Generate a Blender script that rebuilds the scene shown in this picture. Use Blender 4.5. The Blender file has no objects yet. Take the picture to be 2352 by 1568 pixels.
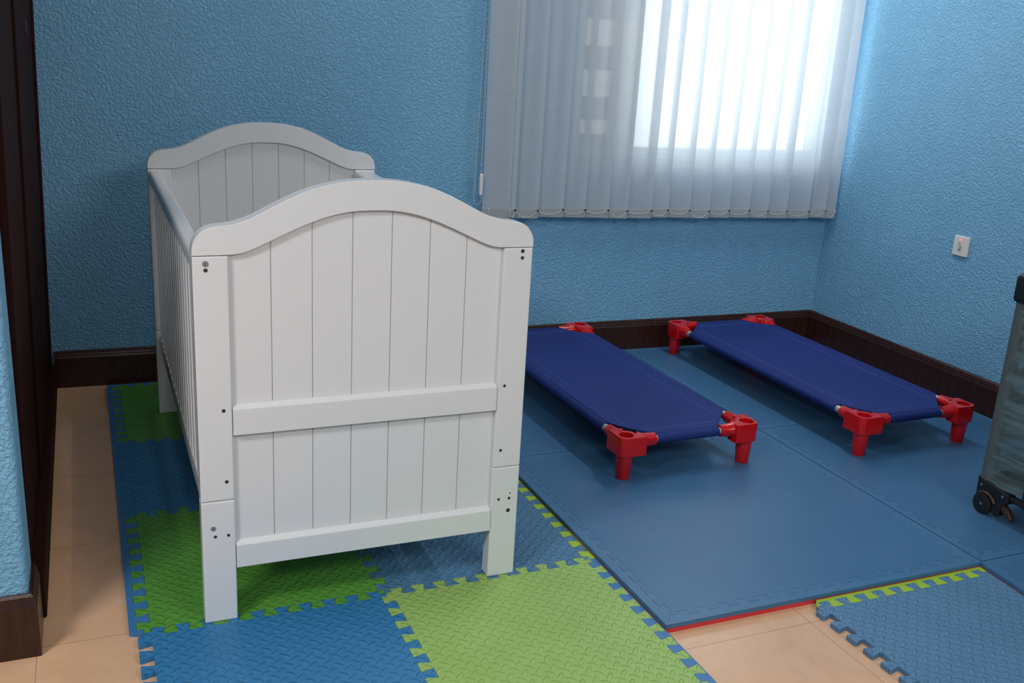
import bpy, bmesh, math, random
from mathutils import Vector, Matrix
from mathutils.geometry import delaunay_2d_cdt

random.seed(4)
S = bpy.context.scene
C = S.collection

# ------------------------------------------------------------------ camera
cam = bpy.data.objects.new('camera', bpy.data.cameras.new('camera'))
C.objects.link(cam)
S.camera = cam
cam.data.sensor_fit = 'HORIZONTAL'
cam.data.sensor_width = 36.0
cam.data.lens = 36.0 * 2270.297 / 2352.0
cam.data.clip_start = 0.05
PITCH, YAW, ROLL = math.radians(-16.4913), math.radians(-23.8311), math.radians(3.2758)
fw = Vector((-math.sin(YAW) * math.cos(PITCH), math.cos(YAW) * math.cos(PITCH), math.sin(PITCH)))
ri = Vector((math.cos(YAW), math.sin(YAW), 0))
up = ri.cross(fw)
r2 = math.cos(ROLL) * ri + math.sin(ROLL) * up
u2 = -math.sin(ROLL) * ri + math.cos(ROLL) * up
M = Matrix((r2, u2, -fw)).transposed().to_4x4()
M.translation = Vector((-0.18823, -2.04475, 1.28027))
cam.matrix_world = M

# ------------------------------------------------------------------ world, lamps, exposure
S.view_settings.view_transform = 'Standard'
S.view_settings.look = 'None'
S.view_settings.exposure = 0.2
S.view_settings.gamma = 1.0
S.view_settings.use_curve_mapping = False
W = bpy.data.worlds.new('world')
S.world = W
W.use_nodes = True
bg = W.node_tree.nodes['Background']
bg.inputs[0].default_value = (0.93, 0.97, 1.0, 1)
bg.inputs[1].default_value = 3.9


def area_lamp(name, loc, target, sx, sy, power, col):
    l = bpy.data.lights.new(name, 'AREA')
    l.shape = 'RECTANGLE'
    l.size, l.size_y = sx, sy
    l.energy = power
    l.color = col
    o = bpy.data.objects.new(name, l)
    C.objects.link(o)
    o.location = loc
    o.rotation_euler = (Vector(target) - Vector(loc)).to_track_quat('-Z', 'Y').to_euler()
    return o


# ceiling panel near the doorway behind the photographer, and a fluorescent batten by the window; the rest are added fill
area_lamp('ceiling_panel_and_fill_light', (1.9, -2.9, 2.52), (1.3, -0.9, 0.0), 1.6, 0.9, 52, (1.0, 0.985, 0.97))
area_lamp('ceiling_panel_and_fill_light', (-0.35, -2.9, 2.52), (-0.2, -1.2, 0.0), 0.8, 0.5, 14, (1.0, 0.985, 0.97))  # added fill without a known fixture, lifts the wall left of the crib
area_lamp('overhead_fill_light', (0.45, 0.85, 2.56), (0.45, 0.851, 0.0), 0.35, 0.35, 5, (1.0, 0.93, 0.87))  # added warm fill for the crib's inner end and the back wall
area_lamp('ceiling_panel_and_fill_light', (-1.55, -1.45, 2.52), (-1.3, -1.2, 0.0), 0.6, 0.6, 46, (1.0, 0.985, 0.97))  # added fill that brightens the wall end on the left
area_lamp('ceiling_tube_light', (2.25, 0.95, 2.5), (2.25, 0.951, 0.0), 0.05, 1.2, 14, (0.97, 0.98, 1.0))

FLOOR = -0.012          # tiled floor; the thin play mats end at z = 0, the thick ones at 0.012


# ------------------------------------------------------------------ materials
def mat(name, col=(0.8, 0.8, 0.8), rough=0.5, spec=0.5, metal=0.0, coat=0.0):
    m = bpy.data.materials.new(name)
    m.use_nodes = True
    b = m.node_tree.nodes['Principled BSDF']
    b.inputs['Base Color'].default_value = (*col, 1)
    b.inputs['Roughness'].default_value = rough
    b.inputs['Specular IOR Level'].default_value = spec
    b.inputs['Metallic'].default_value = metal
    b.inputs['Coat Weight'].default_value = coat
    b.inputs['Coat Roughness'].default_value = 0.12
    return m


class NT:
    def __init__(s, m):
        s.t = m.node_tree
        s.b = s.t.nodes['Principled BSDF']

    def n(s, kind, **kw):
        x = s.t.nodes.new(kind)
        for k, v in kw.items():
            setattr(x, k, v)
        return x

    def l(s, a, b):
        s.t.links.new(a, b)

    def math(s, op, a, b=None):
        x = s.n('ShaderNodeMath', operation=op)
        for i, v in enumerate((a, b)):
            if v is None:
                continue
            if isinstance(v, (int, float)):
                x.inputs[i].default_value = v
            else:
                s.l(v, x.inputs[i])
        return x.outputs[0]

    def noise(s, vec, scale, detail=2, rough=0.5, dist=0.0):
        x = s.n('ShaderNodeTexNoise')
        x.inputs['Scale'].default_value = scale
        x.inputs['Detail'].default_value = detail
        x.inputs['Roughness'].default_value = rough
        x.inputs['Distortion'].default_value = dist
        if vec is not None:
            s.l(vec, x.inputs['Vector'])
        return x.outputs['Fac']

    def mapping(s, vec, scale=(1, 1, 1), rot=(0, 0, 0)):
        x = s.n('ShaderNodeMapping')
        x.inputs['Scale'].default_value = scale
        x.inputs['Rotation'].default_value = rot
        s.l(vec, x.inputs['Vector'])
        return x.outputs[0]

    def obj(s):
        return s.n('ShaderNodeTexCoord').outputs['Object']

    def ramp(s, fac, stops):
        x = s.n('ShaderNodeValToRGB')
        while len(x.color_ramp.elements) < len(stops):
            x.color_ramp.elements.new(0.5)
        for e, (p, c) in zip(x.color_ramp.elements, stops):
            e.position = p
            e.color = (*c, 1)
        s.l(fac, x.inputs[0])
        return x.outputs[0]

    def bump(s, h, strength, dist):
        x = s.n('ShaderNodeBump')
        x.inputs['Strength'].default_value = strength
        x.inputs['Distance'].default_value = dist
        s.l(h, x.inputs['Height'])
        s.l(x.outputs[0], s.b.inputs['Normal'])


def m_wall():
    m = mat('blue_stucco_paint', (0.20, 0.455, 0.67), 0.45, 0.4)
    t = NT(m)
    o = t.obj()
    a = t.noise(t.mapping(o, (1, 1, 1), (0.5, 0.4, 0.3)), 105, 3, 0.6, 0.3)
    b = t.noise(o, 260, 2, 0.5)
    sm = t.n('ShaderNodeMapRange', interpolation_type='SMOOTHSTEP')
    sm.inputs['From Min'].default_value = 0.36
    sm.inputs['From Max'].default_value = 0.66
    t.l(a, sm.inputs['Value'])
    h = t.math('ADD', sm.outputs[0], t.math('MULTIPLY', b, 0.25))
    t.bump(h, 0.8, 0.0036)
    c = t.ramp(t.noise(o, 3.0, 3), [(0.3, (0.19, 0.44, 0.655)), (0.7, (0.21, 0.47, 0.69))])
    t.l(c, t.b.inputs['Base Color'])
    return m


def m_brown():
    m = mat('dark_brown_lacquer', (0.04, 0.014, 0.009), 0.27, 0.4)
    t = NT(m)
    o = t.obj()
    n = t.noise(t.mapping(o, (9, 9, 1.2)), 6, 4, 0.6, 0.4)
    t.l(t.ramp(n, [(0.3, (0.026, 0.009, 0.006)), (0.7, (0.046, 0.016, 0.010))]), t.b.inputs['Base Color'])
    t.bump(t.noise(t.mapping(o, (6, 6, 1.0)), 30, 3), 0.25, 0.002)
    return m


def m_floor():
    m = mat('polished_beige_tile', (0.66, 0.45, 0.30), 0.16, 0.45)
    t = NT(m)
    o = t.obj()
    sep = t.n('ShaderNodeSeparateXYZ')
    t.l(o, sep.inputs[0])

    def line(v, off, per):
        w = t.math('WRAP', t.math('SUBTRACT', v, off), per / 2)
        x = w.node
        x.inputs[2].default_value = -per / 2
        return t.math('ABSOLUTE', w)
    d = t.math('MINIMUM', line(sep.outputs[0], 1.362, 0.4268), line(sep.outputs[1], -0.417, 0.45))
    g = t.math('LESS_THAN', d, 0.001)
    n = t.noise(o, 5, 5, 0.65, 1.2)
    base = t.ramp(n, [(0.30, (0.60, 0.355, 0.205)), (0.55, (0.66, 0.40, 0.24)), (0.75, (0.63, 0.375, 0.22))])
    mx = t.n('ShaderNodeMix', data_type='RGBA')
    t.l(g, mx.inputs[0])
    t.l(base, mx.inputs[6])
    mx.inputs[7].default_value = (0.36, 0.23, 0.13, 1)
    t.l(mx.outputs[2], t.b.inputs['Base Color'])
    t.bump(t.noise(o, 2.2, 1), 0.05, 0.01)
    return m


def m_foam(name, col, col2, rot=0.0, cell=0.034, plate=True, rough=0.42):
    """closed-cell foam; the checker-plate ovals are a raised pattern"""
    m = mat(name, col, rough, 0.4)
    t = NT(m)
    o = t.obj()
    t.l(t.ramp(t.noise(o, 7, 3), [(0.3, col), (0.7, col2)]), t.b.inputs['Base Color'])
    fine = t.math('MULTIPLY', t.noise(o, 420, 2), 0.05)
    if not plate:
        t.bump(fine, 0.5, 0.003)
        return m
    v = t.mapping(o, (1 / cell, 1 / cell, 1), (0, 0, rot))

    def ovals(ox, oy, ang):
        add = t.n('ShaderNodeVectorMath', operation='ADD')
        t.l(v, add.inputs[0])
        add.inputs[1].default_value = (ox, oy, 0)
        fr = t.n('ShaderNodeVectorMath', operation='FRACTION')
        t.l(add.outputs[0], fr.inputs[0])
        sb = t.n('ShaderNodeVectorMath', operation='SUBTRACT')
        t.l(fr.outputs[0], sb.inputs[0])
        sb.inputs[1].default_value = (0.5, 0.5, 0)
        rt = t.n('ShaderNodeVectorRotate', rotation_type='Z_AXIS')
        t.l(sb.outputs[0], rt.inputs['Vector'])
        rt.inputs['Angle'].default_value = ang
        sp = t.n('ShaderNodeSeparateXYZ')
        t.l(rt.outputs[0], sp.inputs[0])
        dx = t.math('POWER', t.math('MULTIPLY', t.math('ABSOLUTE', sp.outputs[0]), 1 / 0.40), 2)
        dy = t.math('POWER', t.math('MULTIPLY', t.math('ABSOLUTE', sp.outputs[1]), 1 / 0.17), 2)
        r = t.math('ADD', dx, dy)
        return t.math('SQRT', t.math('MAXIMUM', t.math('SUBTRACT', 1.0, r), 0.0))
    q = math.radians(45)
    h = t.math('ADD', ovals(0, 0, -q), ovals(0.5, 0.5, q))
    t.bump(t.math('ADD', h, fine), 0.9, 0.0026)
    return m


def m_slat():
    m = bpy.data.materials.new('woven_white_blind_fabric')
    m.use_nodes = True
    t = m.node_tree
    t.nodes.clear()
    out = t.nodes.new('ShaderNodeOutputMaterial')
    tc = t.nodes.new('ShaderNodeTexCoord')
    mp = t.nodes.new('ShaderNodeMapping')
    mp.inputs['Scale'].default_value = (6, 6, 300)
    t.links.new(tc.outputs['Object'], mp.inputs[0])
    nz = t.nodes.new('ShaderNodeTexNoise')
    nz.inputs['Scale'].default_value = 1.0
    nz.inputs['Detail'].default_value = 3
    t.links.new(mp.outputs[0], nz.inputs['Vector'])
    rp = t.nodes.new('ShaderNodeValToRGB')
    rp.color_ramp.elements[0].position = 0.35
    rp.color_ramp.elements[0].color = (0.65, 0.70, 0.74, 1)
    rp.color_ramp.elements[1].position = 0.65
    rp.color_ramp.elements[1].color = (0.69, 0.74, 0.78, 1)
    t.links.new(nz.outputs['Fac'], rp.inputs[0])
    d = t.nodes.new('ShaderNodeBsdfDiffuse')
    tl = t.nodes.new('ShaderNodeBsdfTranslucent')
    tr = t.nodes.new('ShaderNodeBsdfTransparent')
    tr.inputs[0].default_value = (1, 1, 1, 1)
    t.links.new(rp.outputs[0], d.inputs[0])
    t.links.new(rp.outputs[0], tl.inputs[0])
    a = t.nodes.new('ShaderNodeMixShader')
    a.inputs[0].default_value = 0.5
    t.links.new(d.outputs[0], a.inputs[1])
    t.links.new(tl.outputs[0], a.inputs[2])
    b = t.nodes.new('ShaderNodeMixShader')
    b.inputs[0].default_value = 0.09
    t.links.new(a.outputs[0], b.inputs[1])
    t.links.new(tr.outputs[0], b.inputs[2])
    t.links.new(b.outputs[0], out.inputs[0])
    return m


def m_sheer(name, col, trans, rough=0.6, gloss=0.04):
    """thin see-through sheet: window glass, netting"""
    m = bpy.data.materials.new(name)
    m.use_nodes = True
    t = m.node_tree
    t.nodes.clear()
    out = t.nodes.new('ShaderNodeOutputMaterial')
    tr = t.nodes.new('ShaderNodeBsdfTransparent')
    tr.inputs[0].default_value = (*trans, 1)
    g = t.nodes.new('ShaderNodeBsdfGlossy')
    g.inputs[0].default_value = (*col, 1)
    g.inputs[1].default_value = rough
    a = t.nodes.new('ShaderNodeMixShader')
    a.inputs[0].default_value = gloss
    t.links.new(tr.outputs[0], a.inputs[1])
    t.links.new(g.outputs[0], a.inputs[2])
    t.links.new(a.outputs[0], out.inputs[0])
    return m


def m_net():
    m = bpy.data.materials.new('grey_green_netting')
    m.use_nodes = True
    t = m.node_tree
    t.nodes.clear()
    out = t.nodes.new('ShaderNodeOutputMaterial')
    tr = t.nodes.new('ShaderNodeBsdfTransparent')
    d = t.nodes.new('ShaderNodeBsdfDiffuse')
    d.inputs[0].default_value = (0.15, 0.215, 0.225, 1)
    a = t.nodes.new('ShaderNodeMixShader')
    tc = t.nodes.new('ShaderNodeTexCoord')
    mp = t.nodes.new('ShaderNodeMapping')
    mp.inputs['Scale'].default_value = (1, 2.0, 22)
    t.links.new(tc.outputs['Object'], mp.inputs[0])
    nz = t.nodes.new('ShaderNodeTexNoise')
    nz.inputs['Scale'].default_value = 2.2
    nz.inputs['Detail'].default_value = 1
    nz.inputs['Distortion'].default_value = 0.5
    t.links.new(mp.outputs[0], nz.inputs['Vector'])
    mr = t.nodes.new('ShaderNodeMapRange')
    mr.inputs['From Min'].default_value = 0.35
    mr.inputs['From Max'].default_value = 0.65
    mr.inputs['To Min'].default_value = 0.28
    mr.inputs['To Max'].default_value = 0.95
    t.links.new(nz.outputs['Fac'], mr.inputs[0])
    t.links.new(mr.outputs[0], a.inputs[0])
    t.links.new(tr.outputs[0], a.inputs[1])
    t.links.new(d.outputs[0], a.inputs[2])
    t.links.new(a.outputs[0], out.inputs[0])
    return m


def m_fabric(name, col):
    m = mat(name, col, 0.75, 0.25)
    t = NT(m)
    o = t.obj()
    a = t.noise(t.mapping(o, (900, 120, 900)), 1, 1)
    b = t.noise(t.mapping(o, (120, 900, 120)), 1, 1)
    t.bump(t.math('ADD', a, b), 0.15, 0.001)
    return m


def m_emit(name, col, s):
    m = mat(name, col, 0.4)
    b = m.node_tree.nodes['Principled BSDF']
    b.inputs['Emission Color'].default_value = (*col, 1)
    b.inputs['Emission Strength'].default_value = s
    return m


WALL = m_wall()
BROWN = m_brown()
TILE = m_floor()
DOORWOOD = mat('dark_brown_door_wood', (0.026, 0.009, 0.0065), 0.6, 0.03)
_t = NT(DOORWOOD)
_t.bump(_t.noise(_t.mapping(_t.obj(), (150, 150, 6)), 1, 3, 0.6), 0.7, 0.003)
CEIL = mat('white_ceiling_paint', (0.8, 0.8, 0.78), 0.8)
WHITE = mat('white_gloss_paint', (0.705, 0.712, 0.718), 0.16, 0.45)
GROOVE = mat('dark_hole', (0.03, 0.025, 0.02), 0.7)
STEEL = mat('steel', (0.45, 0.47, 0.47), 0.3, 0.5, 0.9)
FBLUE = m_foam('blue_plate_foam', (0.028, 0.175, 0.38), (0.034, 0.19, 0.40))
FGREYBLUE = m_foam('faded_blue_plate_foam', (0.062, 0.17, 0.295), (0.072, 0.185, 0.315))
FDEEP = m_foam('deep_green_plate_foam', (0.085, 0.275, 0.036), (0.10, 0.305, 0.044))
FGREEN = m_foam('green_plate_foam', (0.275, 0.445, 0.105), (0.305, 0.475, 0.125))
FLIGHT = m_foam('light_blue_plate_foam', (0.078, 0.19, 0.325), (0.092, 0.21, 0.35))
FLIME = m_foam('lime_foam', (0.30, 0.46, 0.025), (0.33, 0.50, 0.033), plate=False)
FEDGE = m_foam('blue_foam', (0.035, 0.16, 0.37), (0.04, 0.175, 0.39), plate=False)
THICK = m_foam('thick_blue_foam', (0.044, 0.132, 0.260), (0.051, 0.145, 0.280), plate=False, rough=0.36)
THICK2 = m_foam('thick_blue_foam_border', (0.050, 0.147, 0.285), (0.058, 0.16, 0.30), plate=False, rough=0.36)
REDF = m_foam('red_foam', (0.62, 0.035, 0.04), (0.66, 0.045, 0.05), plate=False)
RED = mat('glossy_red_plastic', (0.55, 0.006, 0.009), 0.2, 0.5)
COTBLUE = m_fabric('royal_blue_cot_fabric', (0.0145, 0.031, 0.165))
COTHEM = m_fabric('royal_blue_cot_hem', (0.019, 0.022, 0.115))
COTSEAM = m_fabric('cot_seam_thread', (0.05, 0.085, 0.29))
ALU = mat('grey_metal_tube', (0.55, 0.54, 0.52), 0.4, 0.5, 0.5)
SLAT = m_slat()
WEIGHT = mat('blind_weight_pocket', (0.33, 0.36, 0.37), 0.75)
PLASTIC = mat('white_plastic', (0.72, 0.71, 0.68), 0.35)
BEAD = mat('beaded_chain', (0.65, 0.63, 0.58), 0.35)
GLASS = m_sheer('clear_glass', (1, 1, 1), (0.95, 0.97, 0.97), 0.02, 0.05)
TINT = m_sheer('smoked_glass', (1, 1, 1), (0.48, 0.47, 0.46), 0.05, 0.05)
BLACK = mat('black_plastic', (0.012, 0.012, 0.013), 0.4)
DARKF = mat('black_fabric', (0.015, 0.015, 0.02), 0.8)
NET = m_net()
TRIMG = mat('grey_green_binding', (0.085, 0.11, 0.108), 0.7)
LED = m_emit('red_neon_lamp', (1.0, 0.10, 0.12), 1.6)
SLOT = mat('switch_rocker_shadowed_plastic', (0.36, 0.33, 0.32), 0.45)
BOARDG = mat('banding_board_grey', (0.35, 0.34, 0.32), 0.9)
AMBER = mat('brown_plastic_brake', (0.06, 0.03, 0.018), 0.35)


# ------------------------------------------------------------------ mesh helpers
def finish(name, bm, material, parent=None, smooth=True, bevel=0.0, seg=2, ang=35):
    me = bpy.data.meshes.new(name)
    bmesh.ops.recalc_face_normals(bm, faces=bm.faces)
    bm.to_mesh(me)
    bm.free()
    me.materials.append(material)
    o = bpy.data.objects.new(name, me)
    C.objects.link(o)
    if bevel > 0:
        b = o.modifiers.new('bevel', 'BEVEL')
        b.width = bevel
        b.segments = seg
        b.limit_method = 'ANGLE'
        b.angle_limit = math.radians(ang)
        b.harden_normals = False
    if smooth:
        for p in me.polygons:
            p.use_smooth = True
        try:
            me.set_sharp_from_angle(angle=math.radians(32))
        except Exception:
            pass
    if parent is not None:
        o.parent = parent
    return o


def tag(o, label=None, cat=None, group=None, kind=None):
    if label:
        o['label'] = label
    if cat:
        o['category'] = cat
    if group:
        o['group'] = group
    if kind:
        o['kind'] = kind
    return o


def thing(name, label, cat, loc=(0, 0, 0), rz=0.0, group=None):
    o = bpy.data.objects.new(name, None)
    o.empty_display_size = 0.1
    C.objects.link(o)
    o.location = loc
    o.rotation_euler = (0, 0, rz)
    return tag(o, label, cat, group)


def dup(root, loc, rz, label):
    r = root.copy()
    C.objects.link(r)
    r.location = loc
    r.rotation_euler = (0, 0, rz)
    r['label'] = label
    for ch in list(root.children):
        c = ch.copy()
        C.objects.link(c)
        c.parent = r
        for g in list(ch.children):
            d = g.copy()
            C.objects.link(d)
            d.parent = c
    return r


def box(bm, a, b, mtx=None):
    vs = [bm.verts.new((x, y, z)) for x in (a[0], b[0]) for y in (a[1], b[1]) for z in (a[2], b[2])]
    for f in ((0, 1, 3, 2), (4, 6, 7, 5), (0, 4, 5, 1), (2, 3, 7, 6), (0, 2, 6, 4), (1, 5, 7, 3)):
        bm.faces.new([vs[i] for i in f])
    if mtx is not None:
        bmesh.ops.transform(bm, matrix=mtx, verts=vs)
    return vs


def B(a, b, mtx=None):
    bm = bmesh.new()
    box(bm, a, b, mtx)
    return bm


def prism(bm, pts, z0, z1, mtx=None):
    """pts: 2-D outline, extruded from z0 to z1"""
    lo = [bm.verts.new((x, y, z0)) for x, y in pts]
    hi = [bm.verts.new((x, y, z1)) for x, y in pts]
    n = len(pts)
    bm.faces.new(lo[::-1])
    bm.faces.new(hi)
    for i in range(n):
        j = (i + 1) % n
        bm.faces.new((lo[i], lo[j], hi[j], hi[i]))
    if mtx is not None:
        bmesh.ops.transform(bm, matrix=mtx, verts=lo + hi)


XZ = Matrix(((1, 0, 0, 0), (0, 0, -1, 0), (0, 1, 0, 0), (0, 0, 0, 1)))    # outline (x,z), extruded along -y..


def prism_xz(bm, pts, y0, y1, mtx=None):
    a = [bm.verts.new((x, y0, z)) for x, z in pts]
    b = [bm.verts.new((x, y1, z)) for x, z in pts]
    n = len(pts)
    bm.faces.new(a)
    bm.faces.new(b[::-1])
    for i in range(n):
        j = (i + 1) % n
        bm.faces.new((a[j], a[i], b[i], b[j]))
    if mtx is not None:
        bmesh.ops.transform(bm, matrix=mtx, verts=a + b)


def tube(bm, path, rad, n=12, cap=True):
    """round bar through the points of path; rad a number or one per point"""
    path = [Vector(p) for p in path]
    rings = []
    ref = None
    for i, p in enumerate(path):
        d = (path[min(i + 1, len(path) - 1)] - path[max(i - 1, 0)]).normalized()
        if ref is None:
            ref = Vector((0, 0, 1)) if abs(d.z) < 0.9 else Vector((1, 0, 0))
        x = d.cross(ref).normalized()
        y = x.cross(d).normalized()
        ref = y
        r = rad[i] if isinstance(rad, (list, tuple)) else rad
        rings.append([bm.verts.new(p + r * (math.cos(2 * math.pi * k / n) * x + math.sin(2 * math.pi * k / n) * y)) for k in range(n)])
    for a, b in zip(rings, rings[1:]):
        for k in range(n):
            bm.faces.new((a[k], a[(k + 1) % n], b[(k + 1) % n], b[k]))
    if cap:
        bm.faces.new(rings[0][::-1])
        bm.faces.new(rings[-1])


def disc_y(bm, x, y, z, r, depth, n=14):
    tube(bm, [(x, y, z), (x, y + depth, z)], r, n)


# ------------------------------------------------------------------ the room
# back wall runs along t from WO (front face of its skirting), n points outdoors
WO = Vector((-0.32, 1.757, 0))
WT = Vector((0.999077, -0.042958, 0))
WN = Vector((0.042958, 0.999077, 0))
WM = Matrix(((WT.x, WN.x, 0, WO.x), (WT.y, WN.y, 0, WO.y), (0, 0, 1, 0), (0, 0, 0, 1)))   # (s, depth, z) -> world
CEILZ = 2.6


def struct(name, bm, m, bevel=0.0, parent=None, smooth=False):
    o = finish(name, bm, m, parent, smooth=smooth, bevel=bevel)
    if parent is None:
        o['kind'] = 'structure'
    return o


struct('floor', B((-3.2, -4.6, FLOOR - 0.1), (3.4, 2.2, FLOOR)), TILE)
struct('ceiling', B((-3.2, -4.6, CEILZ), (3.4, 2.2, CEILZ + 0.1)), CEIL)

WS0, WS1, WZ0, WZ1 = 2.03, 3.30, 0.862, 2.06        # window opening in wall coordinates
bm = bmesh.new()
for a, b in (((-0.35, 0.015, FLOOR), (3.6, 0.215, WZ0)), ((-0.35, 0.015, WZ1), (3.6, 0.215, CEILZ)),
             ((-0.35, 0.015, WZ0), (WS0, 0.215, WZ1)), ((WS1, 0.015, WZ0), (3.6, 0.215, WZ1))):
    box(bm, a, b, WM)
struct('wall_back', bm, WALL)

# right wall, a touch out of plumb as in the photograph
bm = bmesh.new()
vs = box(bm, (3.0, -4.6, FLOOR), (3.2, 1.80, CEILZ))
for v in vs:
    v.co.x += 0.020 * max(0.0, v.co.z)
struct('wall_right', bm, WALL)

# left side: the wall end beside the doorway and the wall that holds the door
bm = bmesh.new()
prism(bm, [(-3.2, 0.016), (-0.358, 0.016), (-0.350, 0.024), (-0.350, 0.150), (-0.385, 0.150), (-0.385, 1.80), (-0.6, 1.80), (-0.6, 0.2), (-3.2, 0.2)], FLOOR, CEILZ)
struct('wall_left', bm, WALL, bevel=0.004)
struct('wall_front', B((-3.2, -4.6, FLOOR), (3.4, -4.5, CEILZ)), WALL)
struct('wall_far_left', B((-3.2, -4.5, FLOOR), (-3.1, 0.016, CEILZ)), WALL)

# skirting profile: depth in front of the wall, height
SK = [(0.0, 0.0), (0.0, 0.112), (0.003, 0.118), (0.0035, 0.122), (0.006, 0.127), (0.0065, 0.131), (0.011, 0.137), (0.015, 0.137), (0.015, 0.0)]


def skirting(name, p0, p1, nrm, h0, h1, m0=0.0, m1=0.0):
    """p0->p1 front face line at floor level, nrm towards the wall, h0/h1 heights of the top, m0/m1 mitre slope"""
    bm = bmesh.new()
    p0, p1, nrm = Vector(p0), Vector(p1), Vector(nrm)
    d = (p1 - p0).normalized()
    rings = []
    for p, h, mi in ((p0, h0, m0), (p1, h1, m1)):
        ring = []
        for dep, z in SK:
            zz = FLOOR + (z / 0.137) * (h - FLOOR)
            ring.append(bm.verts.new((p.x + nrm.x * dep + d.x * mi * dep, p.y + nrm.y * dep + d.y * mi * dep, zz)))
        rings.append(ring)
    n = len(SK)
    for k in range(n):
        bm.faces.new((rings[0][k], rings[0][(k + 1) % n], rings[1][(k + 1) % n], rings[1][k]))
    bm.faces.new(rings[0][::-1])
    bm.faces.new(rings[1])
    return struct(name, bm, BROWN)


def wp(s, dep=0.0, z=0.0):
    return WM @ Vector((s, dep, z))


skirting('baseboard_back', wp(-0.012), wp(3.308), WN, 0.126, 0.150, 0, 1)
skirting('baseboard_right', (2.985, 1.6145, 0), (2.985, -4.5, 0), (1, 0, 0), 0.150, 0.136, -1, 0)
skirting('baseboard_left', (-3.1, 0.001, 0), (-0.335, 0.001, 0), (0, 1, 0), 0.134, 0.134, 0, -1)
bm = bmesh.new()
SIDE = [(z, d) for d, z in SK]
lo = [bm.verts.new((-0.335 - d, 0.001 + d, FLOOR + z / 0.137 * (0.134 - FLOOR))) for d, z in SK]
hi = [bm.verts.new((-0.335 - d, 0.148, FLOOR + z / 0.137 * (0.134 - FLOOR))) for d, z in SK]
for k in range(len(SK)):
    bm.faces.new((lo[k], lo[(k + 1) % len(SK)], hi[(k + 1) % len(SK)], hi[k]))
bm.faces.new(lo)
bm.faces.new(hi[::-1])
struct('baseboard_left_end', bm, BROWN)

# closed brown door in the left wall, seen almost edge-on (leans a little as the wall does)


def lean(bm, k=0.024):
    for v in bm.verts:
        v.co.x += k * (v.co.z - 0.138)


bm = B((-0.384, 0.152, FLOOR + 0.004), (-0.352, 0.700, 2.1))
lean(bm)
door = struct('door_1', bm, DOORWOOD)
bm = bmesh.new()
box(bm, (-0.384, 0.702, FLOOR + 0.001), (-0.345, 1.655, 2.1))
lean(bm)
f = finish('door_leaf', bm, DOORWOOD, door, smooth=False, bevel=0.002)
bm = bmesh.new()
box(bm, (-0.384, 1.658, FLOOR + 0.001), (-0.338, 1.752, 2.1))
lean(bm)
finish('door_frame', bm, DOORWOOD, door, smooth=False, bevel=0.002)
bm = bmesh.new()
box(bm, (-0.384, 0.152, FLOOR + 0.001), (-0.328, 1.752, 0.085))
finish('threshold_board', bm, DOORWOOD, door, smooth=False, bevel=0.003)
bm = bmesh.new()
for k in range(9):
    a = k * 2.4
    r = 0.012 + 0.008 * math.sin(k * 1.7)
    yy, zz = 1.28 + 0.035 * math.cos(a), 1.262 + 0.012 * math.sin(a)
    xx = -0.345 + 0.024 * (zz - 0.138)
    tube(bm, [(xx - 0.002, yy, zz), (xx + 0.0012, yy, zz)], r, 9)
o = finish('paint_chip', bm, GROOVE, door)
o['label'] = 'dark chipped spot in the lacquer'

# window behind the blind: aluminium frame, two sashes
bm = bmesh.new()
for a, b in (((WS0, 0.10, WZ0), (WS1, 0.16, WZ0 + 0.035)), ((WS0, 0.10, WZ1 - 0.035), (WS1, 0.16, WZ1)),
             ((WS0, 0.10, WZ0), (WS0 + 0.035, 0.16, WZ1)), ((WS1 - 0.035, 0.10, WZ0), (WS1, 0.16, WZ1)),
             ((2.275, 0.095, WZ0), (2.33, 0.15, WZ1))):
    box(bm, a, b, WM)
win = struct('window_1', bm, ALU)
finish('glass_pane', B((2.33, 0.128, WZ0 + 0.03), (WS1 - 0.03, 0.132, WZ1 - 0.03), WM), GLASS, win, smooth=False)
finish('glass_pane', B((WS0 + 0.03, 0.118, WZ0 + 0.03), (2.277, 0.122, WZ1 - 0.03), WM), TINT, win, smooth=False)
# added boards outside the left sash, spaced to band the light on the slats
bm = bmesh.new()
for z in (0.89, 1.05, 1.26, 1.47, 1.68, 1.89):
    box(bm, (WS0 - 0.05, 0.218, z - 0.05), (2.30, 0.238, z + 0.05), WM)
box(bm, (WS0 - 0.05, 0.216, WZ0 - 0.05), (WS0 - 0.01, 0.24, WZ1 + 0.05), WM)
box(bm, (2.29, 0.216, WZ0 - 0.05), (2.32, 0.24, WZ1 + 0.05), WM)
struct('light_banding_boards_1', bm, BOARDG)


# ------------------------------------------------------------------ vertical blind
BD = -0.06            # blind hangs 6 cm in front of the skirting plane
SLATS = [(1.599, 1.709), (1.623, 1.733), (1.722, 1.832), (1.820, 1.944), (1.930, 2.044), (2.026, 2.151), (2.125, 2.241),
         (2.233, 2.361), (2.321, 2.441), (2.415, 2.548), (2.520, 2.646), (2.622, 2.747), (2.727, 2.851), (2.828, 2.949),
         (2.930, 3.051), (3.018, 3.165), (3.160, 3.256), (3.201, 3.312)]
BOT0, BOT1, BTOP = 0.622, 0.608, 2.22
blind = thing('vertical_blind', 'off-white fabric vertical blind hanging over the window, glowing at its right half', 'window blind', tuple(wp(2.45, BD, 0.61)))
inv = Matrix.Translation(-Vector(blind.location))


def bl(name, bm, m, parent=blind, **k):
    bmesh.ops.transform(bm, matrix=inv, verts=bm.verts)
    return finish(name, bm, m, parent, **k)


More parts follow.
